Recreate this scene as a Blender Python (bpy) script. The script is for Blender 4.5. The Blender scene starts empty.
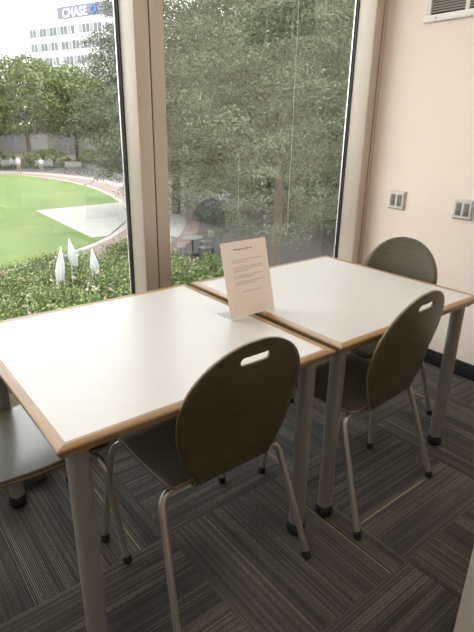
import bpy, bmesh, math, random
import numpy as np
from mathutils import Vector, Matrix
random.seed(7); rng = np.random.default_rng(11)
scene = bpy.context.scene
COL = scene.collection
PI = math.pi

# ------------------------------------------------------------------ materials
def nt(name):
    m = bpy.data.materials.new(name); m.use_nodes = True
    t = m.node_tree
    return m, t, t.nodes.get('Principled BSDF')

def L(t, a, b): t.links.new(a, b)

def simple(name, col, rough=.6, metal=0., noise=0., scale=30, bump=0., coat=0., spec=.5, bscale=None):
    m, t, b = nt(name)
    b.inputs['Base Color'].default_value = (*col, 1); b.inputs['Roughness'].default_value = rough
    b.inputs['Metallic'].default_value = metal; b.inputs['Coat Weight'].default_value = coat
    b.inputs['Specular IOR Level'].default_value = spec
    tc = t.nodes.new('ShaderNodeTexCoord')
    if noise:
        n = t.nodes.new('ShaderNodeTexNoise'); n.inputs['Scale'].default_value = scale; n.inputs['Detail'].default_value = 4
        L(t, tc.outputs['Object'], n.inputs['Vector'])
        mr = t.nodes.new('ShaderNodeMapRange'); mr.inputs['To Min'].default_value = 1 - noise; mr.inputs['To Max'].default_value = 1 + noise
        mr.inputs['From Min'].default_value = .3; mr.inputs['From Max'].default_value = .7
        L(t, n.outputs['Fac'], mr.inputs['Value'])
        mx = t.nodes.new('ShaderNodeVectorMath'); mx.operation = 'SCALE'; mx.inputs[0].default_value = col
        L(t, mr.outputs[0], mx.inputs['Scale']); L(t, mx.outputs[0], b.inputs['Base Color'])
    if bump:
        n = t.nodes.new('ShaderNodeTexNoise'); n.inputs['Scale'].default_value = bscale or scale * 4; n.inputs['Detail'].default_value = 3
        L(t, tc.outputs['Object'], n.inputs['Vector'])
        bp = t.nodes.new('ShaderNodeBump'); bp.inputs['Strength'].default_value = bump; bp.inputs['Distance'].default_value = .002
        L(t, n.outputs['Fac'], bp.inputs['Height']); L(t, bp.outputs[0], b.inputs['Normal'])
    return m

def wood(name, c1, c2, axis_scale, rough=.4):
    m, t, b = nt(name)
    tc = t.nodes.new('ShaderNodeTexCoord'); mp = t.nodes.new('ShaderNodeMapping'); mp.inputs['Scale'].default_value = axis_scale
    n = t.nodes.new('ShaderNodeTexNoise'); n.inputs['Scale'].default_value = 6; n.inputs['Detail'].default_value = 6
    cr = t.nodes.new('ShaderNodeValToRGB'); cr.color_ramp.elements[0].color = (*c1, 1); cr.color_ramp.elements[1].color = (*c2, 1)
    cr.color_ramp.elements[0].position = .3; cr.color_ramp.elements[1].position = .7
    L(t, tc.outputs['Object'], mp.inputs[0]); L(t, mp.outputs[0], n.inputs['Vector']); L(t, n.outputs['Fac'], cr.inputs[0]); L(t, cr.outputs[0], b.inputs['Base Color'])
    b.inputs['Roughness'].default_value = rough
    return m

def leafmat(name, c1, c2, c3):
    m, t, b = nt(name)
    g = t.nodes.new('ShaderNodeNewGeometry'); cr = t.nodes.new('ShaderNodeValToRGB')
    e = cr.color_ramp.elements; e[0].color = (*c1, 1); e[1].color = (*c3, 1); k = e.new(.5); k.color = (*c2, 1)
    L(t, g.outputs['Random Per Island'], cr.inputs[0])
    L(t, cr.outputs[0], b.inputs['Base Color']); b.inputs['Roughness'].default_value = .55
    tr = t.nodes.new('ShaderNodeBsdfTranslucent'); L(t, cr.outputs[0], tr.inputs['Color'])
    ms = t.nodes.new('ShaderNodeMixShader'); ms.inputs[0].default_value = .15
    out = t.nodes['Material Output']
    L(t, b.outputs[0], ms.inputs[1]); L(t, tr.outputs[0], ms.inputs[2]); L(t, ms.outputs[0], out.inputs['Surface'])
    return m

def glassmat():
    m = bpy.data.materials.new('window_glass'); m.use_nodes = True; t = m.node_tree
    t.nodes.remove(t.nodes['Principled BSDF'])
    tr = t.nodes.new('ShaderNodeBsdfTransparent'); tr.inputs[0].default_value = (.90, .92, .90, 1)
    gl = t.nodes.new('ShaderNodeBsdfGlossy'); gl.inputs['Roughness'].default_value = .0; gl.inputs[0].default_value = (1, 1, 1, 1)
    ge = t.nodes.new('ShaderNodeNewGeometry'); dt = t.nodes.new('ShaderNodeVectorMath'); dt.operation = 'DOT_PRODUCT'
    L(t, ge.outputs['Normal'], dt.inputs[0]); L(t, ge.outputs['Incoming'], dt.inputs[1])
    def mm(op, a, b=None):
        n = t.nodes.new('ShaderNodeMath'); n.operation = op
        for i, v in enumerate((a, b)):
            if v is None: continue
            if isinstance(v, (int, float)): n.inputs[i].default_value = v
            else: L(t, v, n.inputs[i])
        return n.outputs[0]
    sch = mm('ADD', .04, mm('MULTIPLY', .96, mm('POWER', mm('SUBTRACT', 1., mm('ABSOLUTE', dt.outputs['Value'])), 5.)))   # Schlick, same from both sides
    mu = mm('MINIMUM', mm('MULTIPLY', sch, GLASS_REFL), .9)
    ms = t.nodes.new('ShaderNodeMixShader')
    L(t, mu, ms.inputs[0]); L(t, tr.outputs[0], ms.inputs[1]); L(t, gl.outputs[0], ms.inputs[2])
    L(t, ms.outputs[0], t.nodes['Material Output'].inputs['Surface'])
    return m
GLASS_REFL = 3.0

def carpetmat():
    m, t, b = nt('carpet_tiles'); N = t.nodes.new
    def math_(op, a, c=None, clamp=False):
        n = N('ShaderNodeMath'); n.operation = op; n.use_clamp = clamp
        for i, v in enumerate((a, c)):
            if v is None: continue
            if isinstance(v, (int, float)): n.inputs[i].default_value = v
            else: L(t, v, n.inputs[i])
        return n.outputs[0]
    def mixv(f, a, c):  # a*(1-f)+c*f
        return math_('ADD', math_('MULTIPLY', a, math_('SUBTRACT', 1., f)), math_('MULTIPLY', c, f))
    tc = N('ShaderNodeTexCoord'); sp = N('ShaderNodeSeparateXYZ'); L(t, tc.outputs['Object'], sp.inputs[0])
    X = math_('SUBTRACT', sp.outputs[0], .44 - 6.0); Y = math_('SUBTRACT', sp.outputs[1], -.275 - 6.0)
    i = math_('FLOOR', math_('DIVIDE', X, .6)); j = math_('FLOOR', math_('DIVIDE', Y, .6))
    par = math_('MODULO', math_('ADD', i, j), 2.)          # 0 -> stripes along Y
    u = mixv(par, X, Y); v = mixv(par, Y, X)
    tid = math_('ADD', math_('MULTIPLY', i, 37.), math_('MULTIPLY', j, 101.))
    line = math_('FLOOR', math_('DIVIDE', u, .0060))
    wn = N('ShaderNodeTexWhiteNoise'); wn.noise_dimensions = '2D'
    cv = N('ShaderNodeCombineXYZ'); L(t, line, cv.inputs[0]); L(t, tid, cv.inputs[1]); L(t, cv.outputs[0], wn.inputs['Vector'])
    # broad bands of lines that change brightness across a tile
    n1 = N('ShaderNodeTexNoise'); n1.noise_dimensions = '3D'; n1.inputs['Scale'].default_value = 1; n1.inputs['Detail'].default_value = 2
    c1 = N('ShaderNodeCombineXYZ'); L(t, math_('MULTIPLY', u, 17.), c1.inputs[0]); L(t, math_('MULTIPLY', v, 1.3), c1.inputs[1]); L(t, tid, c1.inputs[2]); L(t, c1.outputs[0], n1.inputs['Vector'])
    band = math_('ADD', math_('MULTIPLY', math_('SUBTRACT', n1.outputs['Fac'], .38), 2.0, True), .22, True)
    # woven dashes along each line
    n2 = N('ShaderNodeTexNoise'); n2.inputs['Scale'].default_value = 1; n2.inputs['Detail'].default_value = 2
    c2 = N('ShaderNodeCombineXYZ'); L(t, math_('MULTIPLY', line, 3.7), c2.inputs[0]); L(t, math_('MULTIPLY', v, 130.), c2.inputs[1]); L(t, c2.outputs[0], n2.inputs['Vector'])
    dash = math_('ADD', math_('MULTIPLY', n2.outputs['Fac'], .7), .15, True)
    # profile over one line: narrow bright thread on dark pile
    fu = math_('FRACT', math_('DIVIDE', u, .0060))
    thread = math_('LESS_THAN', math_('ABSOLUTE', math_('SUBTRACT', fu, .5)), .26)
    val = math_('MULTIPLY', math_('MULTIPLY', thread, dash), math_('MULTIPLY', band, math_('ADD', math_('MULTIPLY', wn.outputs['Value'], .75), .25)))
    base = N('ShaderNodeMix'); base.data_type = 'RGBA'
    base.inputs[6].default_value = (.027, .026, .025, 1); base.inputs[7].default_value = (.52, .46, .36, 1)
    L(t, val, base.inputs[0])
    # yellow accent threads
    def near(a, c, w): return math_('LESS_THAN', math_('ABSOLUTE', math_('SUBTRACT', a, c)), w)
    def both(a, c): return math_('MULTIPLY', a, c)
    PX, PY = sp.outputs[0], sp.outputs[1]
    acc = both(near(PX, .950, .0019), near(PY, -.05, .225))
    acc = math_('ADD', acc, both(near(PY, -.066, .0019), near(PX, 1.257, .208)))
    acc = math_('ADD', acc, both(near(PX, .330, .0019), near(PY, .527, .2)))
    acc = math_('ADD', acc, both(near(PY, .50, .0017), near(PX, .76, .25)))
    acc = math_('ADD', acc, both(near(PY, -.235, .0017), near(PX, .32, .1)))
    acc = math_('ADD', acc, both(near(PX, 2.10, .003), near(PY, .45, .2)))
    w3 = N('ShaderNodeTexWhiteNoise'); w3.noise_dimensions = '2D'
    c3 = N('ShaderNodeCombineXYZ'); L(t, math_('ADD', line, 17.3), c3.inputs[0]); L(t, math_('ADD', tid, 5.), c3.inputs[1]); L(t, c3.outputs[0], w3.inputs['Vector'])
    rare = math_('MULTIPLY', math_('GREATER_THAN', w3.outputs['Value'], .998), both(thread, .45))
    acc = math_('MULTIPLY', math_('ADD', acc, rare, True), math_('ADD', math_('MULTIPLY', dash, .6), .3), True)
    mx = N('ShaderNodeMix'); mx.data_type = 'RGBA'; mx.inputs[7].default_value = (.42, .37, .17, 1)
    L(t, acc, mx.inputs[0]); L(t, base.outputs[2], mx.inputs[6])
    L(t, mx.outputs[2], b.inputs['Base Color']); b.inputs['Roughness'].default_value = .95; b.inputs['Specular IOR Level'].default_value = .15
    bp = N('ShaderNodeBump'); bp.inputs['Strength'].default_value = .5; bp.inputs['Distance'].default_value = .002
    L(t, math_('MULTIPLY', thread, dash), bp.inputs['Height']); L(t, bp.outputs[0], b.inputs['Normal'])
    return m

def brickmat(name, c1, c2, mortar, sc):
    m, t, b = nt(name)
    tc = t.nodes.new('ShaderNodeTexCoord'); br = t.nodes.new('ShaderNodeTexBrick')
    br.inputs['Color1'].default_value = (*c1, 1); br.inputs['Color2'].default_value = (*c2, 1); br.inputs['Mortar'].default_value = (*mortar, 1)
    br.inputs['Scale'].default_value = sc; L(t, tc.outputs['Object'], br.inputs['Vector']); L(t, br.outputs[0], b.inputs['Base Color'])
    b.inputs['Roughness'].default_value = .85
    return m

def grassmat():
    m, t, b = nt('lawn_grass')
    tc = t.nodes.new('ShaderNodeTexCoord'); n = t.nodes.new('ShaderNodeTexNoise'); n.inputs['Scale'].default_value = .35; n.inputs['Detail'].default_value = 8; n.inputs['Roughness'].default_value = .65
    cr = t.nodes.new('ShaderNodeValToRGB'); e = cr.color_ramp.elements
    e[0].position = .3; e[0].color = (.052, .096, .012, 1); e[1].position = .72; e[1].color = (.105, .145, .030, 1)
    L(t, tc.outputs['Object'], n.inputs['Vector']); L(t, n.outputs['Fac'], cr.inputs[0]); L(t, cr.outputs[0], b.inputs['Base Color'])
    b.inputs['Roughness'].default_value = .9
    return m

M = dict(
    carpet=carpetmat(), glass=glassmat(),
    wall=simple('wall_paint', (.87, .76, .66), .8, noise=.02, scale=3, bump=.15, bscale=250),
    pillar=simple('dimmed_wall_paint', (.62, .55, .48), .8, noise=.02, scale=3),  # same wall paint, with the weaker light on this face put into its colour
    ceiling=simple('ceiling_tile', (.8, .78, .74), .9, noise=.05, scale=40),
    base=simple('black_rubber_base', (.012, .012, .014), .45),
    alu=simple('anodised_aluminium', (.54, .475, .39), .4, metal=.1, noise=.02, scale=5),
    groove=simple('dark_groove', (.03, .025, .02), .7),
    gasket=simple('black_gasket', (.01, .01, .012), .4),
    silver=simple('silver_bead', (.8, .8, .8), .25, metal=.8),
    laminate=simple('speckled_laminate', (.50, .485, .47), .33, noise=.10, scale=420),
    wood_edge=wood('oak_edge', (.235, .135, .055), (.36, .23, .11), (1.5, 14, 14), .35),
    wood_edge_y=wood('oak_edge_cross', (.235, .135, .055), (.36, .23, .11), (14, 1.5, 14), .35),
    leg=simple('grey_powder_coat', (.30, .285, .26), .38, metal=.45, noise=.04, scale=200),
    chrome=simple('satin_chair_tube', (.42, .40, .35), .3, metal=.7),
    rubber=simple('black_rubber', (.012, .012, .013), .5),
    shell_back=wood('olive_stained_backrest', (.052, .041, .018), (.078, .063, .029), (3, 14, 14), .4),
    shell=wood('olive_stained_plywood', (.048, .039, .017), (.072, .059, .028), (3, 14, 14), .34),
    ply=simple('plywood_edge', (.17, .125, .07), .5, noise=.1, scale=80),
    underside=simple('brown_backing', (.07, .055, .04), .7, noise=.1, scale=60),
    dark=simple('dark_steel', (.05, .05, .052), .5, metal=.4),
    boxgrey=simple('dark_grey_box', (.12, .12, .12), .6),
    paper=simple('printed_paper', (.86, .755, .675), .6),
    ink=simple('black_ink', (.10, .08, .07), .7),
    greyink=simple('grey_ink', (.36, .30, .27), .7),
    plate=simple('brushed_plate', (.62, .60, .55), .35, metal=.5, noise=.04, scale=90),
    recept=simple('grey_receptacle', (.20, .19, .17), .5),
    hole=simple('socket_slot', (.02, .02, .02), .6),
    ventw=simple('vent_enamel', (.78, .73, .66), .45),
    ventdark=simple('vent_louvre', (.34, .32, .28), .5),
    duct=simple('duct_dark', (.05, .045, .04), .8),
    palestreak=simple('matt_pale_streak', (.75, .75, .72), .8),
    grass=grassmat(), brick=brickmat('red_brick_paving', (.155, .10, .085), (.19, .13, .11), (.17, .145, .13), 3.0),
    pave=simple('pale_concrete', (.27, .26, .235), .9, noise=.08, scale=2),
    ground=simple('grey_paving', (.06, .058, .055), .9, noise=.15, scale=1.5),
    mulch=simple('mulch_bed', (.045, .045, .028), .95, noise=.3, scale=4),
    bark=simple('bark', (.08, .062, .045), .9, noise=.3, scale=8, bump=.5),
    leafA=leafmat('leaf_grey_green', (.045, .064, .03), (.088, .112, .055), (.155, .18, .10)),
    leafB=leafmat('leaf_fresh_green', (.055, .092, .018), (.095, .14, .032), (.155, .20, .055)),
    leafC=leafmat('leaf_dark_green', (.028, .045, .02), (.055, .078, .034), (.095, .12, .06)),
    leafH=leafmat('leaf_rose_shrub', (.05, .08, .018), (.115, .16, .04), (.22, .27, .09)),
    petal=leafmat('pale_rose_petals', (.42, .36, .25), (.5, .42, .34), (.45, .28, .22)),
    canvas=simple('white_canvas', (.40, .40, .39), .8),
    bwhite=simple('white_panel', (.6, .6, .6), .7),
    bglass=simple('office_glass', (.11, .12, .13), .5),
    bglass2=simple('office_blind_glass', (.23, .235, .24), .4),
    bgrey=simple('grey_sign_band', (.17, .175, .20), .7),
    bgrey2=simple('dark_grey_panel', (.10, .10, .11), .7),
    signw=simple('white_letter', (.9, .9, .9), .5), signb=simple('blue_emblem', (.04, .13, .38), .5),
    bench=simple('weathered_grey_wood', (.17, .165, .155), .8), cream=simple('cream_wall', (.11, .10, .085), .8),
    roofd=simple('dark_roof', (.12, .11, .11), .8),
    skin=simple('skin', (.32, .19, .13), .6), shirt=simple('white_shirt', (.4, .4, .4), .8), shirt2=simple('grey_shirt', (.2, .2, .22), .8),
    trouser=simple('dark_trousers', (.05, .05, .07), .8), beige=simple('beige_trousers', (.2, .17, .14), .8), hair=simple('dark_hair', (.02, .015, .01), .7),
    
)

for k_ in ('shell',):
    b_ = M[k_].node_tree.nodes['Principled BSDF']; b_.inputs['Coat Weight'].default_value = .8; b_.inputs['Coat Roughness'].default_value = .16
# ------------------------------------------------------------------ helpers
def link(o, parent=None):
    COL.objects.link(o)
    if parent: o.parent = parent
    return o
def meta(o, label, cat, group=None):
    o['label'] = label; o['category'] = cat
    if group: o['group'] = group
    return o
def empty(name, loc=(0, 0, 0), rz=0., label=None, cat=None, group=None):
    o = bpy.data.objects.new(name, None); o.empty_display_size = .1; link(o)
    o.location = loc; o.rotation_euler = (0, 0, rz)
    if label: meta(o, label, cat, group)
    return o
def obj(name, bm, mats, parent=None, smooth=True, angle=40):
    me = bpy.data.meshes.new(name); bmesh.ops.recalc_face_normals(bm, faces=bm.faces[:]); bm.to_mesh(me); bm.free()
    if not isinstance(mats, (list, tuple)): mats = [mats]
    for m in mats: me.materials.append(m)
    if smooth:
        me.polygons.foreach_set('use_smooth', [True] * len(me.polygons))
        try: me.set_sharp_from_angle(angle=math.radians(angle))
        except Exception: pass
    return link(bpy.data.objects.new(name, me), parent)
def struct(name, bm, mats, parent=None, **k):
    o = obj(name, bm, mats, parent, **k)
    if parent is None: o['kind'] = 'structure'
    return o
def box(bm, x0, x1, y0, y1, z0, z1, bev=0., mi=0, seg=2):
    g = bmesh.ops.create_cube(bm, size=1.)
    vs = g['verts']
    for v in vs: v.co = Vector(((x0 + x1) / 2 + v.co.x * (x1 - x0), (y0 + y1) / 2 + v.co.y * (y1 - y0), (z0 + z1) / 2 + v.co.z * (z1 - z0)))
    fs = list({f for v in vs for f in v.link_faces})
    for f in fs: f.material_index = mi
    if bev:
        es = list({e for v in vs for e in v.link_edges})
        r = bmesh.ops.bevel(bm, geom=es, offset=bev, segments=seg, affect='EDGES', profile=.5)
        for f in r['faces']: f.material_index = mi
    return vs
def tube(bm, pts, r, n=14, cap=True, mi=0):
    pts = [Vector(p) for p in pts]; rs = r if isinstance(r, (list, tuple)) else [r] * len(pts)
    rings = []; prev = None
    for i, p in enumerate(pts):
        d = (pts[min(i + 1, len(pts) - 1)] - pts[max(i - 1, 0)]).normalized()
        if prev is None:
            a = Vector((0, 0, 1)) if abs(d.z) < .9 else Vector((1, 0, 0)); s = d.cross(a).normalized()
        else: s = (prev - d * prev.dot(d)).normalized()
        prev = s; w = d.cross(s)
        rings.append([bm.verts.new(p + (s * math.cos(2 * PI * k / n) + w * math.sin(2 * PI * k / n)) * rs[i]) for k in range(n)])
    for a, c in zip(rings, rings[1:]):
        for k in range(n):
            f = bm.faces.new((a[k], a[(k + 1) % n], c[(k + 1) % n], c[k])); f.material_index = mi
    if cap:
        bm.faces.new(rings[0]).material_index = mi; bm.faces.new(rings[-1]).material_index = mi
def smooth_path(pts, rad, n=6):
    out = [Vector(pts[0])]
    for a, b, c in zip(pts, pts[1:], pts[2:]):
        a, b, c = Vector(a), Vector(b), Vector(c)
        r = min(rad, (b - a).length * .45, (c - b).length * .45)
        p = b + (a - b).normalized() * r; q = b + (c - b).normalized() * r
        for k in range(n + 1):
            s = k / n; out.append(p * (1 - s) ** 2 + b * 2 * s * (1 - s) + q * s * s)
    out.append(Vector(pts[-1])); return out
def lathe(bm, prof, n=20, cx=0, cy=0, cz=0, mi=0):
    rings = []
    for r, z in prof:
        if r < 1e-5: rings.append([bm.verts.new((cx, cy, cz + z))])
        else: rings.append([bm.verts.new((cx + r * math.cos(2 * PI * k / n), cy + r * math.sin(2 * PI * k / n), cz + z)) for k in range(n)])
    for a, c in zip(rings, rings[1:]):
        for k in range(n):
            k2 = (k + 1) % n
            if len(a) == 1 and len(c) == 1: continue
            if len(a) == 1: bm.faces.new((a[0], c[k], c[k2])).material_index = mi
            elif len(c) == 1: bm.faces.new((a[k], a[k2], c[0])).material_index = mi
            else: bm.faces.new((a[k], a[k2], c[k2], c[k])).material_index = mi
    if len(rings[0]) > 1: bm.faces.new(rings[0]).material_index = mi
    if len(rings[-1]) > 1: bm.faces.new(rings[-1]).material_index = mi
def prism(bm, poly, z0, z1, mi=0):
    lo = [bm.verts.new((x, y, z0)) for x, y in poly]; hi = [bm.verts.new((x, y, z1)) for x, y in poly]
    n = len(poly)
    bm.faces.new(hi).material_index = mi; bm.faces.new(lo[::-1]).material_index = mi
    for k in range(n): bm.faces.new((lo[k], lo[(k + 1) % n], hi[(k + 1) % n], hi[k])).material_index = mi
def B(): return bmesh.new()
def dup(root, loc, rz, label, group=None):
    def cp(o, par):
        c = o.copy(); COL.objects.link(c)
        if par: c.parent = par
        for ch in o.children: cp(ch, c)
        return c
    r = cp(root, None); r.location = loc; r.rotation_euler = (0, 0, rz); r['label'] = label
    if group: r['group'] = group
    return r
def bake(o):                     # apply the modifiers of an object into its mesh
    dg = bpy.context.evaluated_depsgraph_get(); me = bpy.data.meshes.new_from_object(o.evaluated_get(dg))
    o.modifiers.clear(); o.data = me
    return o

# ------------------------------------------------------------------ room
XW = 2.514; YW = 1.177; YG = 1.318; HC = 2.85; XL = -3.6; YB = -3.8
bm = B(); box(bm, XL - .2, XW + .2, YB - .2, YW + .35, -.12, 0); struct('floor', bm, M['carpet'], smooth=False)
bm = B(); box(bm, XL - .2, XW + .2, YB - .2, YW + .35, HC, HC + .12); struct('ceiling', bm, M['ceiling'], smooth=False)
bm = B(); box(bm, XW, XW + .2, YB, YG - .005, 0, HC); struct('wall_right', bm, M['wall'], smooth=False)
bm = B(); box(bm, XL - .2, XL, YB, YW + .35, 0, HC); struct('wall_left', bm, M['wall'], smooth=False)
bm = B(); box(bm, XL, XW, YB - .2, YB, 0, HC); struct('wall_back', bm, M['wall'], smooth=False)
bm = B(); box(bm, XW - .012, XW - .0005, YB + .01, YW - .01, .001, .097, .002); struct('baseboard_right', bm, M['base'])
bm = B(); box(bm, XL, XW - .02, YW + .01, YW + .30, .0, .30); struct('wall_window', bm, M['wall'], smooth=False)
bm = B(); box(bm, XL + .01, XW - .02, YW - .003, YW + .009, .001, .10, .002); struct('baseboard_window', bm, M['base'])
bm = B(); box(bm, .872, 1.16, -.95, -.533, 0, HC, .002); struct('wall_pillar', bm, M['pillar'])

def window(name, x0, x1, jl, jr, label):
    """x0..x1 outer, jl/jr jamb widths"""
    w = bpy.data.objects.new(name, None); link(w); w['kind'] = 'structure'
    z0, z1 = .30, HC
    for nm, a, b_ in (('left_jamb', x0, x0 + jl), ('right_jamb', x1 - jr, x1)):
        bm = B(); box(bm, a + .0015, b_ , YW, YG - .012, z0, z1, .003)
        obj(nm, bm, M['alu'], w)
    bm = B(); box(bm, x0 + jl, x1 - jr, YW, YG + .05, z0, z0 + .07, .003); obj('sill', bm, M['alu'], w)
    bm = B(); box(bm, x0 + jl, x1 - jr, YW, YG + .05, z1 - .09, z1 - .001, .003); obj('head', bm, M['alu'], w)
    bm = B()
    for a, b_ in ((x0 + jl - .008, x0 + jl + .004), (x1 - jr - .004, x1 - jr + .008)):
        box(bm, a, b_, YG - .012, YG + .012, z0 + .07, z1 - .09)
    box(bm, x0 + jl, x1 - jr, YG - .012, YG + .012, z0 + .07, z0 + .08); box(bm, x0 + jl, x1 - jr, YG - .012, YG + .012, z1 - .10, z1 - .09)
    obj('gasket', bm, M['gasket'], w)
    bm = B()
    for a, b_ in ((x0 + jl + .004, x0 + jl + .012), (x1 - jr - .012, x1 - jr - .004)): box(bm, a, b_, YG + .004, YG + .011, z0 + .08, z1 - .10)
    obj('silver_bead', bm, M['silver'], w)
    bm = B()
    q = [bm.verts.new(c) for c in ((x0 + jl, YG, z0 + .07), (x1 - jr, YG, z0 + .07), (x1 - jr, YG, z1 - .09), (x0 + jl, YG, z1 - .09))]
    bm.faces.new(q); obj('pane', bm, M['glass'], w, smooth=False)
    bm = B(); box(bm, x0 + .001, x0 + jl - .012, YG - .012, YG + .04, z0, z1); obj('outer_mullion', bm, M['dark'], w)
    bm = B(); box(bm, x1 - jr + .045, x1 - .001, YG - .010, YG + .035, z0, z1); obj('outer_mullion', bm, M['dark'], w)
    return w
P = 1.49
W1 = window('window_1', .927 - P, .925, .073, .071, '')
W2 = window('window_2', .929, 2.480, .069, .070, '')
for k in (2, 3):
    window('window_%d' % (k + 1), .927 - k * P, .925 - (k - 1) * P, .073, .071, '')
bm = B()
for x in (.9255, .9275 - P, .9275 - 2 * P, 2.4815): box(bm, x, x + .004, YW + .004, YW + .05, .3, HC - .001)
struct('trim_1', bm, M['groove'], smooth=False)
bm = B(); box(bm, 2.4865, XW - .0005, YW - .003, YG - .012, .3, HC - .001, .002); struct('trim_2', bm, M['alu'])

# thin pale vertical strips on the glass of the right window
def mark(x, za, zb, w, label):
    bm = B(); n = 26; vs = []
    for k in range(n + 1):
        z = za + (zb - za) * k / n; dx = .003 * math.sin(k * 1.7) + .002 * random.random(); ww = w * random.uniform(.35, 1)
        vs.append((bm.verts.new((x + dx - ww, YG - .0012, z)), bm.verts.new((x + dx + ww, YG - .0012, z)), bm.verts.new((x + dx, YG - .0022, z))))
    for a, c in zip(vs, vs[1:]):
        bm.faces.new((a[0], a[2], c[2], c[0])); bm.faces.new((a[2], a[1], c[1], c[2]))
    o = obj('pale_streak', bm, M['palestreak']); meta(o, label, 'stain')
mark(1.925, .78, 2.28, .0024, 'longest thin pale vertical streak on the right window glass')
mark(1.53, .92, 1.26, .0012, 'short pale vertical streak on the right window glass above the sign')

# ------------------------------------------------------------------ tables
HT = .74; TW = .892; TD = .881
def make_table(x0, label):
    t = empty('work_table', (x0, 0, 0), 0, label, 'table', 'square work tables pushed together')
    e = .028; zt = HT; zb = HT - .030
    bm = B(); box(bm, e - .001, TW - e + .001, e - .001, TD - e + .001, zb + .002, zt - .0004); obj('laminate_top', bm, M['laminate'], t, smooth=False)
    bm = B(); box(bm, e, TW - e, e, TD - e, zb - .0003, zb + .0018); obj('backing_sheet', bm, M['underside'], t, smooth=False)
    # bevelled wood edging, four mitred strips
    O = [(0, 0), (TW, 0), (TW, TD), (0, TD)]
    prof = [(e, zt), (.004, zt), (.0015, zt - .0015), (0, zt - .005), (.004, zt - .017), (.012, zb), (e, zb)]
    for k in range(4):
        bm = B(); rows = []
        for end in (k, (k + 1) % 4):
            ox, oy = O[end]; sx = 1 if ox == 0 else -1; sy = 1 if oy == 0 else -1
            rows.append([bm.verts.new((ox + sx * d, oy + sy * d, z)) for d, z in prof])
        n = len(prof)
        for i in range(n): bm.faces.new((rows[0][i], rows[0][(i + 1) % n], rows[1][(i + 1) % n], rows[1][i]))
        bm.faces.new(rows[0]); bm.faces.new(rows[1][::-1])
        obj('wood_edge', bm, M['wood_edge'] if k % 2 == 0 else M['wood_edge_y'], t)
    bm = B()
    for (a, b_, c, d) in ((.09, TW - .09, .10, .125), (.09, TW - .09, TD - .125, TD - .10), (.10, .125, .125, TD - .125), (TW - .125, TW - .10, .125, TD - .125)):
        box(bm, a, b_, c, d, zb - .035, zb - .0005, .002)
    obj('under_frame', bm, M['dark'], t)
    for (x, y) in ((.062, .060), (TW - .062, .060), (.062, TD - .060), (TW - .062, TD - .060)):
        bm = B(); lathe(bm, [(.027, .03), (.0275, .04), (.0275, zb - .006)], 28, x, y)
        lathe(bm, [(.045, zb - .006), (.045, zb - .0005)], 28, x, y)
        lg = obj('leg', bm, M['leg'], t)
        bm = B(); lathe(bm, [(.020, 0), (.030, .004), (.0345, .016), (.034, .030), (.029, .042), (.0277, .046)], 28, x, y); obj('foot_cap', bm, M['rubber'], lg)
    return t
T1 = make_table(0., 'square white laminate table with oak edging nearest the viewer, between two dark chairs')
T2 = dup(T1, (.919, 0, 0), 0, 'square white laminate table with oak edging nearer the beige wall and outlets')

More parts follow.
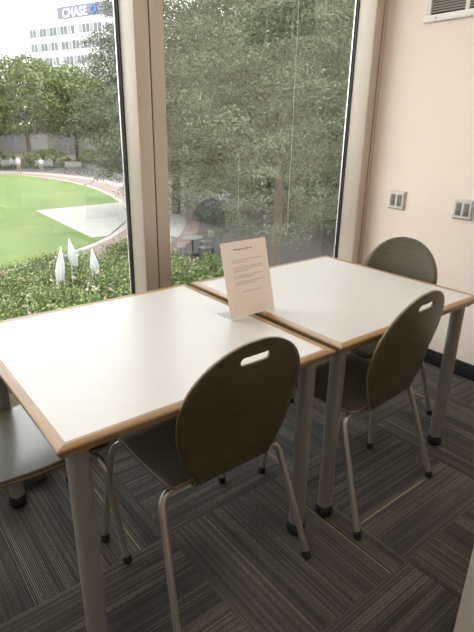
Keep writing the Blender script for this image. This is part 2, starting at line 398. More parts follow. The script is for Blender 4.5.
# ------------------------------------------------------------------ chairs
def make_chair(loc, rz, label, slot=True):
    c = empty('shell_chair', loc, rz, label, 'chair', 'olive plywood shell chairs around the tables')
    th = .0095
    # backrest: rows along the height, columns across; egg outline over a narrow neck
    def yz(s):     # s = 0 at the seat, 1 at the top: returns y, z of the mid surface
        bend = [(-.118, .434), (-.140, .434), (-.155, .441), (-.163, .462), (-.167, .50)]
        if s < .16:
            q = s / .16 * 4; i = min(int(q), 3); f = q - i
            return (bend[i][0] * (1 - f) + bend[i + 1][0] * f, bend[i][1] * (1 - f) + bend[i + 1][1] * f)
        q = (s - .16) / .84; return (-.167 - .081 * q - .012 * math.sin(PI * q), .50 + .39 * q)
    def hw(z, s):
        if s < .12: return .135 + .0 * s
        zc = .695
        k = (z - zc) / (.196 if z > zc else .30)
        w = .212 * math.sqrt(max(0, 1 - k * k))
        return max(w, .135 if s < .2 else 0)
    rows = []; bm = B(); NR = 44; NC = 20
    ss = [math.sin(PI / 2 * k / NR) for k in range(NR + 1)]
    for s in ss:
        y, z = yz(s); w = max(hw(z, s), .002); row = []
        for j in range(NC + 1):
            x = w * (-1 + 2 * j / NC); fb = min(1, max(0, (s - .1) / .3))
            row.append(bm.verts.new((x, y + .62 * x * x * fb, z)))
        rows.append(row)
    for a, b_ in zip(rows, rows[1:]):
        for j in range(NC): bm.faces.new((a[j], a[j + 1], b_[j + 1], b_[j]))
    back = obj('backrest', bm, [M['shell_back'], M['ply']], c, angle=60)
    md = back.modifiers.new('s', 'SOLIDIFY'); md.thickness = th; md.offset = 0; md.material_offset_rim = 1
    # handle slot cutter
    bm = B(); pts = []
    for k in range(24):
        a = 2 * PI * k / 24; pts.append((math.cos(a) * .0125 + (.038 if math.cos(a) > 0 else -.038), math.sin(a) * .0125))
    f0 = [bm.verts.new((x, -.40, .838 + z)) for x, z in pts]; f1 = [bm.verts.new((x, -.05, .838 + z)) for x, z in pts]
    bm.faces.new(f0); bm.faces.new(f1[::-1])
    for k in range(24): bm.faces.new((f0[k], f0[(k + 1) % 24], f1[(k + 1) % 24], f1[k]))
    cut = obj('cutter', bm, M['ply'], None)
    if slot:
        mb = back.modifiers.new('b', 'BOOLEAN'); mb.operation = 'DIFFERENCE'; mb.object = cut; mb.solver = 'EXACT'
    cut.location = (0, 0, 0)
    back.parent = None; bpy.context.view_layer.update(); bake(back); back.parent = c
    bpy.data.objects.remove(cut)
    # seat
    bm = B(); rows = []; NR = 34
    y0, y1 = -.139, .262
    for k in range(NR + 1):
        q = k / NR; y = y0 + (y1 - y0) * (q ** 1.0)
        if k < 7: y = y0 + (y1 - y0) * (7 / NR) * (k / 7) ** 1.8
        d0 = y - y0; d1 = y1 - y; w = .205 + .012 * (y - y0) / (y1 - y0)
        r = .018
        if d0 < r: w -= r - math.sqrt(max(0, r * r - (r - d0) ** 2))
        r = .07
        if d1 < r: w -= r - math.sqrt(max(0, r * r - (r - d1) ** 2))
        z = .446 - .010 * math.sin(PI * min(1, (y - y0) / .3))
        if y > .17: z -= 1.9 * (y - .17) ** 2
        rows.append([bm.verts.new((w * (-1 + 2 * j / NC), y, z + .10 * (w * (-1 + 2 * j / NC)) ** 2)) for j in range(NC + 1)])
    for a, b_ in zip(rows, rows[1:]):
        for j in range(NC): bm.faces.new((a[j], a[j + 1], b_[j + 1], b_[j]))
    seat = obj('seat', bm, [M['shell'], M['ply']], c, angle=60)
    md = seat.modifiers.new('s', 'SOLIDIFY'); md.thickness = th; md.offset = 0; md.material_offset_rim = 1
    seat.parent = None; bpy.context.view_layer.update(); bake(seat); seat.parent = c
    # tubular frame: each leg bends in under the seat
    r = .0112
    for (sx, sy) in ((-1, -1), (1, -1), (-1, 1), (1, 1)):
        top = (sx * .222, -.108 if sy < 0 else .212, .418 if sy < 0 else .405); foot = (sx * .2615, sy * .247, .012)
        inn = (0, -.085 if sy < 0 else .160, .425 if sy < 0 else .422)
        bm = B(); tube(bm, smooth_path([foot, top, inn], .042, 8), r, 14); lg = obj('leg', bm, M['chrome'], c)
        bm = B(); d = (Vector(top) - Vector(foot)).normalized(); f = Vector(foot)
        tube(bm, [f - d * .010, f - d * .006, f + d * .010, f + d * .018], [.010, .0155, .0155, .0125], 16); 
        for v in bm.verts: v.co.z = max(v.co.z, 0.)
        obj('foot_cap', bm, M['rubber'], lg)
    for sx in (-1, 1):
        bm = B(); tube(bm, [(sx * .10, -.115, .4245), (sx * .10, .14, .4245)], .009, 10); obj('seat_rail', bm, M['chrome'], c)
    return c
C1 = make_chair((.512, .194, 0), 0., 'dark olive shell chair nearest the viewer, back turned to us, slotted oval backrest')
dup(C1, (1.226, .160, 0), math.radians(4), 'dark shell chair with slotted backrest, pushed under the table nearer the wall')
make_chair((1.712, .478, 0), PI / 2, 'olive shell chair without a slot, at the wall end of the far table', slot=False)
dup(C1, (.022, .566, 0), -PI / 2, 'shell chair at left frame edge, only its shiny seat showing beside the near table')

# small items by the chair on the left
bm = B(); box(bm, .085, .205, .905, 1.02, 0, .11, .004)
o = obj('floor_box', bm, M['boxgrey']); meta(o, 'dark grey box on the carpet under the near table, below the shiny seat', 'box')

# ------------------------------------------------------------------ sign
def make_sign():
    s = empty('sign_holder', (.8839, .396, HT), math.radians(.6), 'slanted clear acrylic sign holder with a printed page standing on the table seam', 'sign holder')
    W = .1075; H = .28; a = math.radians(15); ty, tz = math.sin(a), math.cos(a)
    bm = B()
    def slab(bm, y_off, t, w, h0, h1, mi=0):
        v = []
        for (x, h) in ((-w, h0), (w, h0), (w, h1), (-w, h1)):
            for k in (0, 1):
                o = y_off + k * t
                v.append(bm.verts.new((x, h * ty + o * tz, h * tz - o * ty)))
        q = lambda *i: bm.faces.new([v[j] for j in i])
        q(0, 2, 4, 6); q(1, 7, 5, 3); q(0, 1, 3, 2); q(2, 3, 5, 4); q(4, 5, 7, 6); q(6, 7, 1, 0)
    m = bpy.data.materials.new('clear_acrylic'); m.use_nodes = True; t = m.node_tree; t.nodes.remove(t.nodes['Principled BSDF'])
    tr = t.nodes.new('ShaderNodeBsdfTransparent'); tr.inputs[0].default_value = (.96, .96, .95, 1); gl = t.nodes.new('ShaderNodeBsdfGlossy'); gl.inputs['Roughness'].default_value = .05
    ms = t.nodes.new('ShaderNodeMixShader'); ms.inputs[0].default_value = .07; L(t, tr.outputs[0], ms.inputs[1]); L(t, gl.outputs[0], ms.inputs[2]); L(t, ms.outputs[0], t.nodes['Material Output'].inputs['Surface'])
    slab(bm, .0030, .002, W, .003, H); box(bm, -W, W, .001, .085, .0003, .0028)
    obj('acrylic_stand', bm, m, s, smooth=False)
    bm = B(); slab(bm, .0012, .0012, W - .0006, .004, H - .001); pg = obj('printed_page', bm, M['paper'], s, smooth=False)
    # printed text
    def text(body, size, x, h, mat, name, align='LEFT'):
        cu = bpy.data.curves.new(name, 'FONT'); cu.body = body; cu.size = size; cu.align_x = align; cu.space_line = 1.12; cu.offset = .00004
        to = bpy.data.objects.new(name, cu); COL.objects.link(to); bpy.context.view_layer.update()
        me = bpy.data.meshes.new_from_object(to.evaluated_get(bpy.context.evaluated_depsgraph_get())); bpy.data.objects.remove(to)
        o = bpy.data.objects.new(name, me); me.materials.clear(); me.materials.append(mat); link(o, pg)
        R = Matrix(((1, 0, 0), (0, ty, -tz), (0, tz, ty)))      # text plane to page plane
        for v in me.vertices:
            p = Vector((v.co.x + x, v.co.y + h, v.co.z)); v.co = Vector((p.x, p.y * ty + .0006 * tz, p.y * tz - .0006 * ty))
        return o
    # the photograph's page is too small to read: plain grey rules of word-like dashes stand where its lines are
    rows = [(.247, -.052, .036, 1)]
    rows += [(.209, -.065, .080, 0), (.201, -.065, .008, 0), (.183, -.065, .078, 0), (.176, -.065, .080, 0), (.169, -.065, .012, 0),
             (.152, -.065, .074, 0), (.145, -.065, .030, 0), (.128, -.065, .078, 0), (.121, -.065, .034, 0), (.092, -.036, .055, 0), (.046, -.082, -.072, 0)]
    for h, xa, xb, bold in rows:
        x = xa; tall = .0042 if bold else .0026; bl_ = B()
        while x < xb - .002:
            w = min(random.uniform(.004, .013), xb - x); b_ = bl_; n = max(1, int(w / .0016))
            for q in range(n):
                xx = x + q * w / n; hh = tall * random.choice((1, 1, 1.35)); ww = w / n * .72
                v = [b_.verts.new((px, hy * ty + .0008 * tz, hy * tz - .0008 * ty)) for px, hy in ((xx, h), (xx + ww, h), (xx + ww, h + hh), (xx, h + hh))]
                b_.faces.new(v)
            x += w + .0018
        obj('heading_line' if bold else 'text_line', bl_, M['ink'] if bold else M['greyink'], pg, smooth=False)
    return s
make_sign()

# ------------------------------------------------------------------ wall fittings
def outlet(yc, zc, label):
    o = empty('power_outlet', (XW, yc, zc), 0, label, 'outlet', 'double outlets on the beige wall')
    bm = B(); w, h, d = .062, .058, .016
    lo = [bm.verts.new((-.0003, sy * w, sz * h)) for sy, sz in ((-1, -1), (1, -1), (1, 1), (-1, 1))]
    hi = [bm.verts.new((-d, sy * (w - .012), sz * (h - .010))) for sy, sz in ((-1, -1), (1, -1), (1, 1), (-1, 1))]
    bm.faces.new(lo); bm.faces.new(hi[::-1])
    for k in range(4): bm.faces.new((lo[k], lo[(k + 1) % 4], hi[(k + 1) % 4], hi[k]))
    obj('cover_plate', bm, M['plate'], o, smooth=False)
    for sy in (-1, 1):
        bm = B(); y = sy * .0235; box(bm, -d - .003, -d + .001, y - .0165, y + .0165, -.036, .036, .002); r = obj('receptacle', bm, M['recept'], o)
        bm = B()
        for z in (-.018, .018):
            for dy in (-.006, .006): box(bm, -d - .0036, -d - .0025, y + dy - .0012, y + dy + .0012, z - .002, z + .008)
            box(bm, -d - .0036, -d - .0025, y - .0025, y + .0025, z - .010, z - .006)
        obj('socket_slots', bm, M['hole'], r, smooth=False)
    for sy in (-1, 1):
        for sz in (-1, 1):
            bm = B(); box(bm, -d - .0015, -d + .001, sy * .0235 - .0025, sy * .0235 + .0025, sz * .0425 - .0025, sz * .0425 + .0025, .0008)
            obj('screw', bm, M['chrome'], o)
    return o
outlet(.950, .981, 'metal double outlet plate on the beige wall closest to the window, above the far chair')
outlet(.513, .980, 'metal double outlet plate on the beige wall at the right edge of the photo')

v = empty('air_vent', (XW, 0, 0), 0, 'white metal air vent grille high on the beige wall', 'vent')
y1, y0, zb, ztp = .922, .10, 1.946, 2.24
bm = B()
box(bm, -.014, -.0003, y0, y1, zb, zb + .034, .003); box(bm, -.014, -.0003, y0, y1, ztp - .034, ztp, .003)
div = (.672,.400)
box(bm, -.0139, -.0003, y1 - .040, y1 - .0001, zb + .033, ztp - .033, .002); box(bm, -.0139, -.0003, y0, y0 + .040, zb + .033, ztp - .033, .002)
for d in div: box(bm, -.0138, -.0003, d - .012, d + .012, zb + .033, ztp - .033, .002)
obj('vent_frame', bm, M['ventw'], v)
bm = B(); box(bm, -.0025, -.0004, y0 + .03, y1 - .03, zb + .03, ztp - .03); obj('duct_backing', bm, M['duct'], v, smooth=False)
z = zb + .042
while z < ztp - .04:
    bm = B()
    q = [bm.verts.new(p) for p in ((-.012, y0 + .04, z), (-.012, y1 - .04, z), (-.0035, y1 - .04, z + .009), (-.0035, y0 + .04, z + .009))]
    q2 = [bm.verts.new((a.co.x, a.co.y, a.co.z + .0015)) for a in q]
    bm.faces.new(q); bm.faces.new(q2)
    for k in range(4): bm.faces.new((q[k], q[(k + 1) % 4], q2[(k + 1) % 4], q2[k]))
    obj('louvre', bm, M['ventdark'], v, smooth=False); z += .0125
bm = B(); box(bm, -.0165, -.0135, .842, .850, zb + .013, zb + .021, .0015); obj('screw', bm, M['recept'], v)

# ceiling luminaires
def emis(name, col, s):
    m = bpy.data.materials.new(name); m.use_nodes = True; b = m.node_tree.nodes['Principled BSDF']
    b.inputs['Base Color'].default_value = (.8, .8, .8, 1); b.inputs['Emission Color'].default_value = (*col, 1); b.inputs['Emission Strength'].default_value = s
    return m
LAMP_COL = (1., .89, .78)
lampm = emis('lit_diffuser', LAMP_COL, 1.5)
LAMP_W = 11.5
for k, (lx, ly, lab) in enumerate(((1.2, -.3, 'ceiling light panel above the chairs, beside the beige wall'), (-1.2, -.3, 'ceiling light panel left of the near table'), (1.2, -2.4, 'ceiling light panel at the back of the room, wall side'), (-1.2, -2.4, 'ceiling light panel at the back of the room, far from the wall'))):
    r = empty('ceiling_light', (lx, ly, HC), 0, lab, 'ceiling light', 'ceiling light panels')
    bm = B()
    for a in ((-.62, .62, -.32, -.30), (-.62, .62, .30, .32), (-.62, -.60, -.30, .30), (.60, .62, -.30, .30)): box(bm, *a, -.03, -.0005)
    obj('lamp_frame', bm, M['ventw'], r, smooth=False)
    bm = B(); box(bm, -.60, .60, -.30, .30, -.022, -.012); obj('diffuser', bm, lampm, r, smooth=False)
    ld = bpy.data.lights.new('panel_light', 'AREA'); ld.shape = 'RECTANGLE'; ld.size = 1.18; ld.size_y = .58; ld.energy = 14 if ly > -1 else 5; ld.color = LAMP_COL
    lo = bpy.data.objects.new('panel_light', ld); link(lo, r); lo.location = (0, 0, -.035)

# ------------------------------------------------------------------ outdoors
G = -3.5
def chaikin(p, n=3, closed=True):
    for _ in range(n):
        q = []
        for i in range(len(p)):
            a = p[i]; b_ = p[(i + 1) % len(p)]
            q += [(a[0] * .75 + b_[0] * .25, a[1] * .75 + b_[1] * .25), (a[0] * .25 + b_[0] * .75, a[1] * .25 + b_[1] * .75)]
        p = q
    return p
def offset(p, d):
    out = []; n = len(p)
    for i in range(n):
        a = Vector(p[i - 1]); c = Vector(p[(i + 1) % n]); t = (c - a).normalized(); out.append((p[i][0] + t.y * d, p[i][1] - t.x * d))
    return out
bm = B(); box(bm, -60, 200, 3.0, 260, G - .4, G); o = struct('floor_outdoor_paving', bm, M['ground'], smooth=False)
bm = B(); box(bm, -40, 60, 1.9, 9.5, G + .0005, G + .02); struct('floor_planting_bed', bm, M['mulch'], smooth=False)
lawn = chaikin([(3.0, 16.9), (6.2, 18.3), (9.2, 20.4), (12.2, 24.2), (14.6, 30), (16.2, 38), (16.2, 46), (13.6, 53.6), (6, 57), (-4, 56), (-12, 48), (-14, 34), (-9, 21), (-3, 17)])
prism_b = B(); prism(prism_b, offset(lawn, 3.9), G + .001, G + .012); struct('floor_outer_brick_path', prism_b, M['brick'], smooth=False)
b2 = B(); prism(b2, offset(lawn, 3.2), G + .013, G + .024); struct('floor_concrete_band', b2, M['pave'], smooth=False)
b2 = B(); prism(b2, offset(lawn, 2.3), G + .025, G + .036); struct('floor_brick_path', b2, M['brick'], smooth=False)
b2 = B(); prism(b2, offset(lawn, .35), G + .037, G + .046); struct('floor_lawn_kerb', b2, M['pave'], smooth=False)
b2 = B(); prism(b2, lawn, G + .047, G + .07); o = obj('lawn', b2, M['grass'], smooth=False); o['kind'] = 'stuff'; meta(o, 'oval green lawn ringed by a brick path outside the left window', 'lawn')
b2 = B(); prism(b2, [(8.85, 29.4), (8.5, 20.6), (9.3, 20.6), (12.1, 24.2), (14.4, 29.6), (14.4, 29.9)], G + .071, G + .085); struct('floor_lawn_terrace', b2, M['pave'], smooth=False)
b2 = B(); prism(b2, [(-30, 63), (40, 58), (60, 40), (90, 60), (60, 110), (-30, 110)], G + .001, G + .03); struct('floor_far_bed', b2, M['mulch'], smooth=False)

def leaves_obj(name, pts, size, mat, parent, flat=.5, droop=None):
    n = len(pts); nrm = rng.normal(size=(n, 3)); nrm[:, 2] += flat * 2.5; nrm /= np.linalg.norm(nrm, axis=1)[:, None]
    a = np.cross(nrm, rng.normal(size=(n, 3))); a /= np.linalg.norm(a, axis=1)[:, None]; b_ = np.cross(nrm, a)
    s = np.broadcast_to(np.asarray(size, float).reshape(-1, 1), (n, 1)) * rng.uniform(.6, 1.3, size=(n, 1))
    V = np.stack([pts - a * s, pts + b_ * s * .55 + nrm * s * .12, pts + a * s, pts - b_ * s * .55 + nrm * s * .12], axis=1).reshape(-1, 3)
    idx = np.arange(n)[:, None] * 4
    F = np.concatenate([idx + np.array([[0, 1, 2]]), idx + np.array([[0, 2, 3]])], axis=1).reshape(-1)
    me = bpy.data.meshes.new(name); me.vertices.add(len(V)); me.vertices.foreach_set('co', V.astype(np.float32).ravel())
    nf = n * 2; me.loops.add(nf * 3); me.loops.foreach_set('vertex_index', F.astype(np.int32)); me.polygons.add(nf)
    me.polygons.foreach_set('loop_start', np.arange(nf, dtype=np.int32) * 3); me.polygons.foreach_set('loop_total', np.full(nf, 3, dtype=np.int32))
    me.update(calc_edges=True); me.validate(); me.materials.append(mat)
    return link(bpy.data.objects.new(name, me), parent)
def cloud(n, nclu, rad, cz, spray, fill=.55, taper=0.):
    """leaf positions: sprays scattered over an ellipsoid shell"""
    d = rng.normal(size=(nclu, 3)); d /= np.linalg.norm(d, axis=1)[:, None]
    r = fill + (1.05 - fill) * rng.random((nclu, 1)) ** .6
    r *= 1 + .13 * np.sin(d[:, :1] * 5 + 1) * np.cos(d[:, 1:2] * 6)
    c = d * r * np.array(rad); 
    if taper: c[:, :2] *= (1 - taper * np.clip(c[:, 2:3] / rad[2], -1, 1))
    k = rng.integers(0, nclu, n); out = d[k] * 0 + c[k]
    off = rng.normal(size=(n, 3)) * np.array(spray); hd = np.hypot(off[:, 0], off[:, 1]); off[:, 2] -= hd * .45
    out = out + off; out[:, 2] += cz
    return out
def tree(name, x, y, h, rad, cz, n, nclu, leaf, spray, mat, label, cat='tree', group=None, trunk=.22, taper=.25, fill=.55, inner=0):
    t = empty(name, (x, y, G), 0, label, cat, group)
    pts = cloud(n, nclu, rad, cz, spray, fill, taper); pts = pts[pts[:, 2] > .25]
    if inner:
        q = cloud(inner, 300, [a * .62 for a in rad], cz, (.5, .5, .3), .2); pts = np.concatenate([pts, q])
    sz = np.full(len(pts), leaf)
    if inner: sz[-inner:] = leaf * 1.6
    leaves_obj('foliage', pts, sz, mat, t)
    bm = B(); tube(bm, [(0, 0, -.0), (.05, .02, h * .25), (-.04, .05, h * .5), (0, 0, h * .8)], [trunk, trunk * .8, trunk * .6, trunk * .2], 10)
    for k in range(9):
        a = k * 2.4; z = h * (.28 + .055 * k); rr = rad[0] * (.75 - .04 * k)
        tube(bm, [(0, .02, z), (math.cos(a) * rr * .5, math.sin(a) * rr * .5, z + rr * .25), (math.cos(a) * rr, math.sin(a) * rr, z + rr * .4)], [trunk * .4, trunk * .22, trunk * .07], 7)
    obj('trunk', bm, M['bark'], t)
    return t
# big tree filling the right window
tree('shade_tree', 11.2, 11.4, 10.5, (4.9, 4.9, 4.8), 6.7, 200000, 950, .031, (.27, .27, .085), M['leafA'], 'large grey-green leafy tree filling most of the right window', trunk=.17, fill=.5, inner=30000)
tree('shade_tree', 15.4, 24.6, 11.5, (4.9, 4.9, 5.6), 6.4, 90000, 480, .062, (.5, .5, .09), M['leafC'], 'darker green tree at the right side of the left window, branches hanging over the lawn', trunk=.28, inner=26000)
tree('shade_tree', 20.5, 13.5, 12, (5.5, 5.5, 5.8), 6.2, 45000, 700, .13, (.5, .5, .14), M['leafC'], 'dense tree behind the large one, by the right edge of the right window', trunk=.3, inner=16000)
tree('shade_tree', 21.5, 22.0, 14, (6.5, 6.0, 6.9), 7.2, 45000, 700, .15, (.55, .55, .15), M['leafC'], 'tall dense tree behind the large one, in the middle of the right window', trunk=.3, inner=16000)
far = [(11.5, 66, 10.4, 5.6, 'left'), (19.3, 64, 12.3, 6.2, 'mid'), (26.0, 66, 11.6, 5.8, 'right'), (33, 62, 11, 6, 'r2'), (15.5, 74, 10.4, 5.8, 'b')]
labs = ['pale green tree across the lawn at the left edge of the photo', 'tallest pale green tree across the lawn, below the office block', 'pale green tree across the lawn, partly behind the dark near tree',
        'pale green tree across the lawn, hidden mostly behind the mullion', 'pale green tree in the second row across the lawn']
for (x, y, h, r, _), lb in zip(far, labs):
    tree('park_tree', x, y, h, (r, r * .9, h * .33), h * .64, 26000, 420, .17, (.6, .6, .22), M['leafB'], lb, group='trees across the lawn', trunk=.26, taper=.15)
# understory hedges far side
def shrub(name, x, y, rad, n, leaf, mat, label, flowers=0, group=None, cat='shrub'):
    t = empty(name, (x, y, G), 0, label, cat, group)
    p = cloud(n, max(40, n // 90), (rad[0], rad[1], rad[2]), rad[2] * .95, (.16, .16, .10), .55); p = p[p[:, 2] > .03]
    leaves_obj('foliage', p, leaf, mat, t, flat=.3)
    bm = B()
    for k in range(7):
        a = k * .9; tube(bm, [(0.05 * math.cos(a), .05 * math.sin(a), 0), (rad[0] * .55 * math.cos(a), rad[1] * .55 * math.sin(a), rad[2] * 1.3)], [.02, .006], 6)
    obj('stem', bm, M['bark'], t)
    if flowers:
        d = rng.normal(size=(flowers, 3)); d[:, 2] = abs(d[:, 2]) + .1; d /= np.linalg.norm(d, axis=1)[:, None]
        c = d * np.array(rad) * 1.07; c[:, 2] += rad[2] * .95
        pp = np.repeat(c, 7, axis=0) + rng.normal(size=(flowers * 7, 3)) * .018
        leaves_obj('blossom', pp, .04, M['petal'], t, flat=.1)
    return t
for k, (x, y, w) in enumerate(((8.5, 60.5, 2.2), (14.5, 61, 2.6), (20, 59.5, 2.4), (25.5, 57.5, 2.2))):
    shrub('park_shrub', x, y, (w * 1.2, 1.1, 1.1), 2600, .13, M['leafB'], ['low shrub mass across the lawn behind the leftmost bench', 'low shrub mass across the lawn behind the seated people', 'low shrub mass across the lawn behind the empty benches', 'low shrub mass across the lawn near the dark tree'][k], group='shrubs across the lawn')
# near rose shrubs: two staggered rows under the left window
sh = [(1.7, 9.4, 1.0, 1.45, 'rose shrub with pale blossoms at the left edge of the photo, nearest row'), (3.3, 9.7, 1.0, 1.60, 'rose shrub with pale blossoms in front of the folded white parasols'), (4.9, 10.1, 1.0, 1.58, 'rose shrub with pale blossoms in front of the single folded parasol'), (6.5, 10.6, 1.0, 1.50, 'rose shrub with pale blossoms beside the dark mullion, nearest row'),
      (8.1, 11.1, 1.0, 1.15, 'bright green rose shrub at the bottom left of the right window'),
      (2.6, 12.0, 1.2, 1.3, 'rose shrub in the second row at the left edge, below the lawn'), (4.9, 12.9, 1.2, 1.25, 'rose shrub in the second row behind the folded parasols'), (6.9, 13.3, 1.2, 1.05, 'rose shrub in the second row near the curved brick path'),
      (8.2, 16.2, .95, .75, 'low rounded clipped shrub beside the curved brick path'), (3.1, 14.6, 1.3, .85, 'low shrub beside the brick path at the left edge of the photo'), (5.4, 15.4, 1.3, .75, 'low shrub beside the brick path below the lawn')]
for x, y, w, h, lb in sh:
    shrub('rose_shrub', x, y, (w, w * .85, h * .52), 7500, .042, M['leafH'], lb, flowers=15, group='rose shrubs below the window')

# folded white parasols
def parasol(x, y, top, lean, label, Hc=.7):
    t = empty('folded_parasol', (x, y, G), 0, label, 'parasol', 'folded white parasols among the shrubs')
    bm = B(); tube(bm, [(0, 0, .03), (0, 0, top)], .022, 10); obj('pole', bm, M['silver'], t)
    bm = B(); lathe(bm, [(.22, 0), (.22, .04), (.05, .07)], 20); obj('base', bm, M['dark'], t)
    bm = B(); rings = []; n = 32; H = Hc
    for k in range(15):
        q = k / 14; z = top + .05 - H * q; r = .010 + .10 * math.sin(min(1, q * 1.25) * PI / 2) ** 1.2 - .03 * max(0, q - .7) / .3
        rings.append([bm.verts.new((r * (1 + .14 * math.cos(8 * a)) * math.cos(a) + lean * q * .16, r * (1 + .14 * math.cos(8 * a)) * math.sin(a), z)) for a in [2 * PI * j / n for j in range(n)]])
    for a, c in zip(rings, rings[1:]):
        for j in range(n): bm.faces.new((a[j], a[(j + 1) % n], c[(j + 1) % n], c[j]))
    bm.faces.new(rings[0]); bm.faces.new(rings[-1])
    obj('folded_canopy', bm, M['canvas'], t); return t
parasol(3.80, 11.0, 2.06, -.7, 'folded white parasol leftmost among the shrubs', .85)
parasol(4.14, 11.35, 2.16, .5, 'tallest folded white parasol, right beside the leftmost one')
parasol(4.59, 11.05, 1.90, .3, 'folded white parasol standing apart to the right of the other two')

# benches, people and a pavilion across the lawn
def bench(x, y, rz, label):
    t = empty('park_bench', (x, y, G + .012), rz, label, 'bench', 'park benches across the lawn')
    bm = B()
    for k in range(4): box(bm, -.9, .9, -.24 + k * .12, -.14 + k * .12, .43, .46)
    obj('seat', bm, M['bench'], t, smooth=False)
    bm = B()
    for k in range(4): box(bm, -.9, .9, .25 + k * .012, .275 + k * .012, .52 + k * .11, .61 + k * .11)
    for sx in (-.85, .85): box(bm, sx - .03, sx + .03, .26, .31, .40, .93)
    obj('backrest', bm, M['bench'], t, smooth=False)
    for sx in (-.8, .8):
        for sy in (-.2, .24):
            bm = B(); box(bm, sx - .03, sx + .03, sy - .03, sy + .03, 0, .43); obj('leg', bm, M['dark'], t, smooth=False)
    return t
bs = [(12.9, 59.2, -.1), (15.6, 58.7, -.25), (18.6, 56.9, -.4), (20.6, 54.0, -.75), (21.0, 49.8, -1.1)]
bl = ['grey park bench at the left edge of the photo across the lawn', 'grey park bench across the lawn with a seated person in white', 'empty grey park bench across the lawn, right of the seated person', 'grey park bench across the lawn, third from the dark tree', 'grey park bench across the lawn nearest the dark tree']
b0 = None
for (x, y, r), lb in zip(bs, bl):
    if b0 is None: b0 = bench(x, y, r, lb)
    else: dup(b0, (x, y, G + .012), r, lb)

def skin(name, verts, edges, radii, mat, parent, root=0, sub=1):
    me = bpy.data.meshes.new(name); me.from_pydata(verts, edges, []); o = bpy.data.objects.new(name, me); COL.objects.link(o)
    md = o.modifiers.new('k', 'SKIN')
    for i, r in enumerate(radii): me.skin_vertices[0].data[i].radius = (r, r)
    me.skin_vertices[0].data[root].use_root = True
    s = o.modifiers.new('s', 'SUBSURF'); s.levels = sub; s.render_levels = sub
    bpy.context.view_layer.update(); bake(o); o.data.materials.clear()
    for m in (mat if isinstance(mat, list) else [mat]): o.data.materials.append(m)
    o.data.polygons.foreach_set('use_smooth', [True] * len(o.data.polygons)); o.parent = parent
    return o
def person(x, y, rz, pose, shirt, trouser, label, z=G + .012):
    t = empty('person', (x, y, z), rz, label, 'person', None)
    if pose == 'stand':
        hip, kn, an, toe = .92, .50, .09, .03
        V = [(0, 0, .95), (0, 0, 1.15), (0, .0, 1.38), (0, 0, 1.50), (0, -.01, 1.62), (0, -.01, 1.72),
             (.10, 0, .88), (.11, -.02, .50), (.11, .02, .09), (.11, -.12, .04), (-.10, 0, .88), (-.12, .04, .50), (-.13, .10, .09), (-.13, -.03, .04),
             (.19, 0, 1.38), (.25, .02, 1.10), (.23, -.08, .88), (.23, -.10, .80), (-.19, 0, 1.38), (-.25, .02, 1.10), (-.23, -.10, .90), (-.23, -.12, .82)]
    else:
        V = [(0, 0, .54), (0, .02, .74), (0, -.01, .98), (0, -.02, 1.10), (0, -.04, 1.20), (0, -.04, 1.31),
             (.10, -.04, .53), (.12, -.42, .52), (.12, -.40, .09), (.12, -.54, .04), (-.10, -.04, .53), (-.12, -.42, .52), (-.12, -.38, .09), (-.12, -.52, .04),
             (.19, -.01, .97), (.25, -.06, .72), (.13, -.28, .66), (.08, -.34, .66), (-.19, -.01, .97), (-.25, -.06, .72), (-.13, -.28, .66), (-.08, -.34, .66)]
    E = [(0, 1), (1, 2), (2, 3), (3, 4), (4, 5), (0, 6), (6, 7), (7, 8), (8, 9), (0, 10), (10, 11), (11, 12), (12, 13), (2, 14), (14, 15), (15, 16), (16, 17), (2, 18), (18, 19), (19, 20), (20, 21)]
    R = [.14, .125, .14, .055, .09, .085, .095, .065, .045, .04, .095, .065, .045, .04, .065, .048, .034, .036, .065, .048, .034, .036]
    b = skin('body', V, E, R, [M['skin'], shirt, trouser], t)
    # cloth colours by body region
    top = V[3][2]; hipz = V[0][2]
    for p in b.data.polygons:
        c = p.center
        if c.z > top - .01: p.material_index = 0
        elif pose == 'stand': p.material_index = 2 if c.z < .97 else (0 if (abs(c.x) > .17 and c.z < 1.10) else 1)
        else: p.material_index = 2 if (c.z < .60) else (0 if c.y < -.16 else 1)
    hd = V[5]
    bm = B(); bmesh.ops.create_uvsphere(bm, u_segments=14, v_segments=10, radius=1, matrix=Matrix.Translation((hd[0], hd[1] + .022, hd[2] + .02)) @ Matrix.Diagonal((.088, .095, .10, 1)))
    obj('hair', bm, M['hair'], t)
    return t
person(15.0, 53.6, .3, 'stand', M['shirt'], M['beige'], 'person in a white top standing on the brick path by the lawn')
person(15.7, 58.55, -.25, 'sit', M['shirt2'], M['trouser'], 'person in a grey top and dark trousers seated on the bench across the lawn')
person(18.3, 56.9, -.4, 'sit', M['shirt'], M['beige'], 'person in a white shirt seated on the bench right of the one in grey')
person(12.3, 59.2, -.1, 'sit', M['shirt'], M['trouser'], 'person in a white top seated on the leftmost bench')

# low pavilion behind the park trees
t = empty('pavilion', (24, 88, G), -.25, 'low building with shuttered bays behind the trees across the lawn', 'building')
bm = B(); box(bm, -22, 22, -3, 3, 0, 4.0); obj('wall', bm, M['cream'], t, smooth=False)
bm = B(); box(bm, -22.5, 22.5, -3.6, 3.5, 4.0, 4.4); obj('roof', bm, M['roofd'], t, smooth=False)
for k in range(11):
    bm = B(); x = -20 + 4 * k; box(bm, x - 1.2, x + 1.2, -3.04, -2.9, .8, 3.0); obj('window', bm, M['bgrey2'] if k % 2 else M['bench'], t, smooth=False)

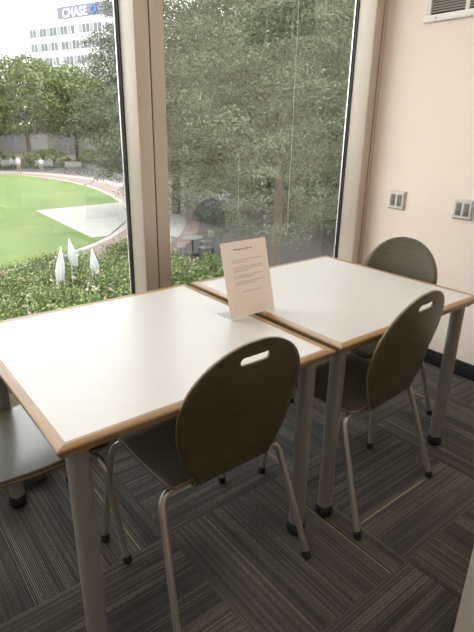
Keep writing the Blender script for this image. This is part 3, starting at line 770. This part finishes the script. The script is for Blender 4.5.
# office block with the sign
Cc = Vector((58.9, 126.2)); Ll = Vector((49.6, 152.6)); fd = (Cc - Ll); FW = fd.length
ang = math.atan2(fd.y, fd.x)
t = empty('office_building', (Ll.x, Ll.y, G), ang, 'white office block with strip windows and a rooftop bank sign, far beyond the park', 'building')
SD = 20; TOP = 28.95
bm = B(); box(bm, 0, FW, 0, SD, 0, TOP); obj('wall', bm, M['bwhite'], t, smooth=False)
FZ = [25.6, 22.2, 18.8]
for z in FZ:
    n = 20
    for k in range(n):
        if k in (8,) and z < 24: continue
        if k in (13,) and z > 24: continue
        bm = B(); w = (FW - 1.2) / n; x = .6 + k * w; box(bm, x + .1, x + w - .16, -.06, .1, z, z + 1.85); obj('window', bm, M['bglass'] if (k * 7 + int(z)) % 3 else M['bglass2'], t, smooth=False)
    for k in range(12):
        bm = B(); w = (SD - 1) / 12; y = .5 + k * w; box(bm, FW - .1, FW + .06, y + .08, y + w - .12, z, z + 1.85); obj('window', bm, M['bglass'], t, smooth=False)
bm = B(); box(bm, FW * .42, FW + .3, .3, SD, TOP, TOP + 2.8); obj('rooftop_band', bm, M['bgrey'], t, smooth=False)
bm = B(); box(bm, FW + .3, FW + .45, .3, SD, TOP, TOP + 2.8); obj('rooftop_side_panel', bm, M['bgrey2'], t, smooth=False)
cu = bpy.data.curves.new('sign_letters', 'FONT'); cu.body = 'CHASE'; cu.size = 2.6; cu.extrude = .04; cu.offset = .045; cu.space_character = 1.12
to = bpy.data.objects.new('sign_letters', cu); COL.objects.link(to); bpy.context.view_layer.update()
me = bpy.data.meshes.new_from_object(to.evaluated_get(bpy.context.evaluated_depsgraph_get())); bpy.data.objects.remove(to)
x0_ = min(v.co.x for v in me.vertices); x1_ = max(v.co.x for v in me.vertices)
sx0, sx1 = FW * .50, FW * .81
for v_ in me.vertices: v_.co = Vector((sx0 + (v_.co.x - x0_) / (x1_ - x0_) * (sx1 - sx0), .12 - v_.co.z, TOP + .4 + v_.co.y))
me.materials.clear(); me.materials.append(M['signw']); o = bpy.data.objects.new('sign_letters', me); link(o, t)
bm = B(); cx, cz, R_ = FW * .885, TOP + 1.38, 1.02
for k in range(4):          # four interlocking wedges round a square hole
    a = k * PI / 2; c_, s_ = math.cos(a), math.sin(a)
    pl = [(-.36 * R_, .34 * R_), (-.40 * R_, 1.0 * R_), (.44 * R_, 1.0 * R_), (.98 * R_, .34 * R_)]
    pl = [(x * c_ - z * s_, x * s_ + z * c_) for x, z in pl]
    fr = [bm.verts.new((cx + x, .05, cz + z)) for x, z in pl]; bk = [bm.verts.new((cx + x, .29, cz + z)) for x, z in pl]
    bm.faces.new(fr); bm.faces.new(bk[::-1])
    for q in range(4): bm.faces.new((fr[q], fr[(q + 1) % 4], bk[(q + 1) % 4], bk[q]))
obj('sign_emblem', bm, M['signb'], t, smooth=False)

# café set seen through the right window
def cafe(x, y):
    t = empty('cafe_table', (x, y, G), 0, 'grey round cafe table outside, behind the bright shrub in the right window', 'table')
    bm = B(); lathe(bm, [(.0, .70), (.42, .70), (.43, .715), (.42, .73), (0, .73)], 28); obj('tabletop', bm, M['bench'], t)
    bm = B(); tube(bm, [(0, 0, .03), (0, 0, .70)], .03, 12); lathe(bm, [(.25, 0), (.25, .03), (.04, .05)], 20); obj('pedestal', bm, M['dark'], t)
cafe(10.6, 15.6)
def cafe_chair(x, y, rz, label):
    t = empty('cafe_chair', (x, y, G), rz, label, 'chair', 'outdoor cafe chairs')
    bm = B(); box(bm, -.21, .21, -.20, .22, .44, .465, .008); obj('seat', bm, M['bench'], t)
    bm = B()
    for k in range(5): box(bm, -.19 + k * .085, -.15 + k * .085, -.225, -.21, .48, .86)
    box(bm, -.215, .215, -.232, -.205, .83, .88, .004); obj('backrest', bm, M['bench'], t)
    for sx in (-1, 1):
        for sy in (-1, 1):
            bm = B(); tube(bm, [(sx * .21, sy * .2, 0), (sx * .18, sy * .17, .44)], .012, 8); obj('leg', bm, M['dark'], t)
    return t
cc = cafe_chair(9.9, 15.5, -PI / 2, 'grey slatted cafe chair outside, left of the round table')
dup(cc, (10.7, 14.85, G), 0, 'grey slatted cafe chair outside, in front of the round table')
dup(cc, (11.35, 15.7, G), PI / 2, 'grey slatted cafe chair outside, right of the round table')
bx = dup(b0, (13.4, 9.3, G), -PI / 2 * .6, 'grey bench outside under the large tree, with a seated person', 'bench under the large tree')
person(13.4, 9.25, -PI / 2 * .6, 'sit', M['shirt'], M['trouser'], 'person in a light shirt seated on the bench under the large tree', z=G)

# ------------------------------------------------------------------ sky
w = bpy.data.worlds.new('overcast_sky'); scene.world = w; w.use_nodes = True; t = w.node_tree; bg = t.nodes['Background']
tc = t.nodes.new('ShaderNodeTexCoord'); sp = t.nodes.new('ShaderNodeSeparateXYZ'); L(t, tc.outputs['Generated'], sp.inputs[0])
mr = t.nodes.new('ShaderNodeMapRange'); mr.inputs['From Min'].default_value = 0; mr.inputs['From Max'].default_value = 1; mr.inputs['To Min'].default_value = 1.0; mr.inputs['To Max'].default_value = 1.5
L(t, sp.outputs[2], mr.inputs[0]); mu = t.nodes.new('ShaderNodeMath'); mu.operation = 'MULTIPLY'; mu.inputs[1].default_value = 4.4
L(t, mr.outputs[0], mu.inputs[0]); L(t, mu.outputs[0], bg.inputs['Strength']); bg.inputs['Color'].default_value = (.96, .98, 1., 1)

# ------------------------------------------------------------------ camera
yaw, pitch, roll, f = .6729, .3624, .0172, 503.2
F = Vector((math.sin(yaw) * math.cos(pitch), math.cos(yaw) * math.cos(pitch), -math.sin(pitch))); r = Vector((math.cos(yaw), -math.sin(yaw), 0)); u = r.cross(F)
c_, s_ = math.cos(roll), math.sin(roll); r2 = r * c_ + u * s_; u2 = -r * s_ + u * c_
cam = bpy.data.cameras.new('camera'); co = bpy.data.objects.new('camera', cam); link(co)
mw = Matrix((r2, u2, -F)).transposed().to_4x4(); mw.translation = Vector((-.2646, -.9429, 1.4024)); co.matrix_world = mw
cam.sensor_fit = 'HORIZONTAL'; cam.sensor_width = 36; cam.lens = 36 * f / 474; cam.clip_start = .02; cam.clip_end = 1000
scene.camera = co
vs = scene.view_settings; vs.view_transform = 'Standard'; vs.look = 'None'; vs.exposure = 0.; vs.gamma = 1; vs.use_curve_mapping = False
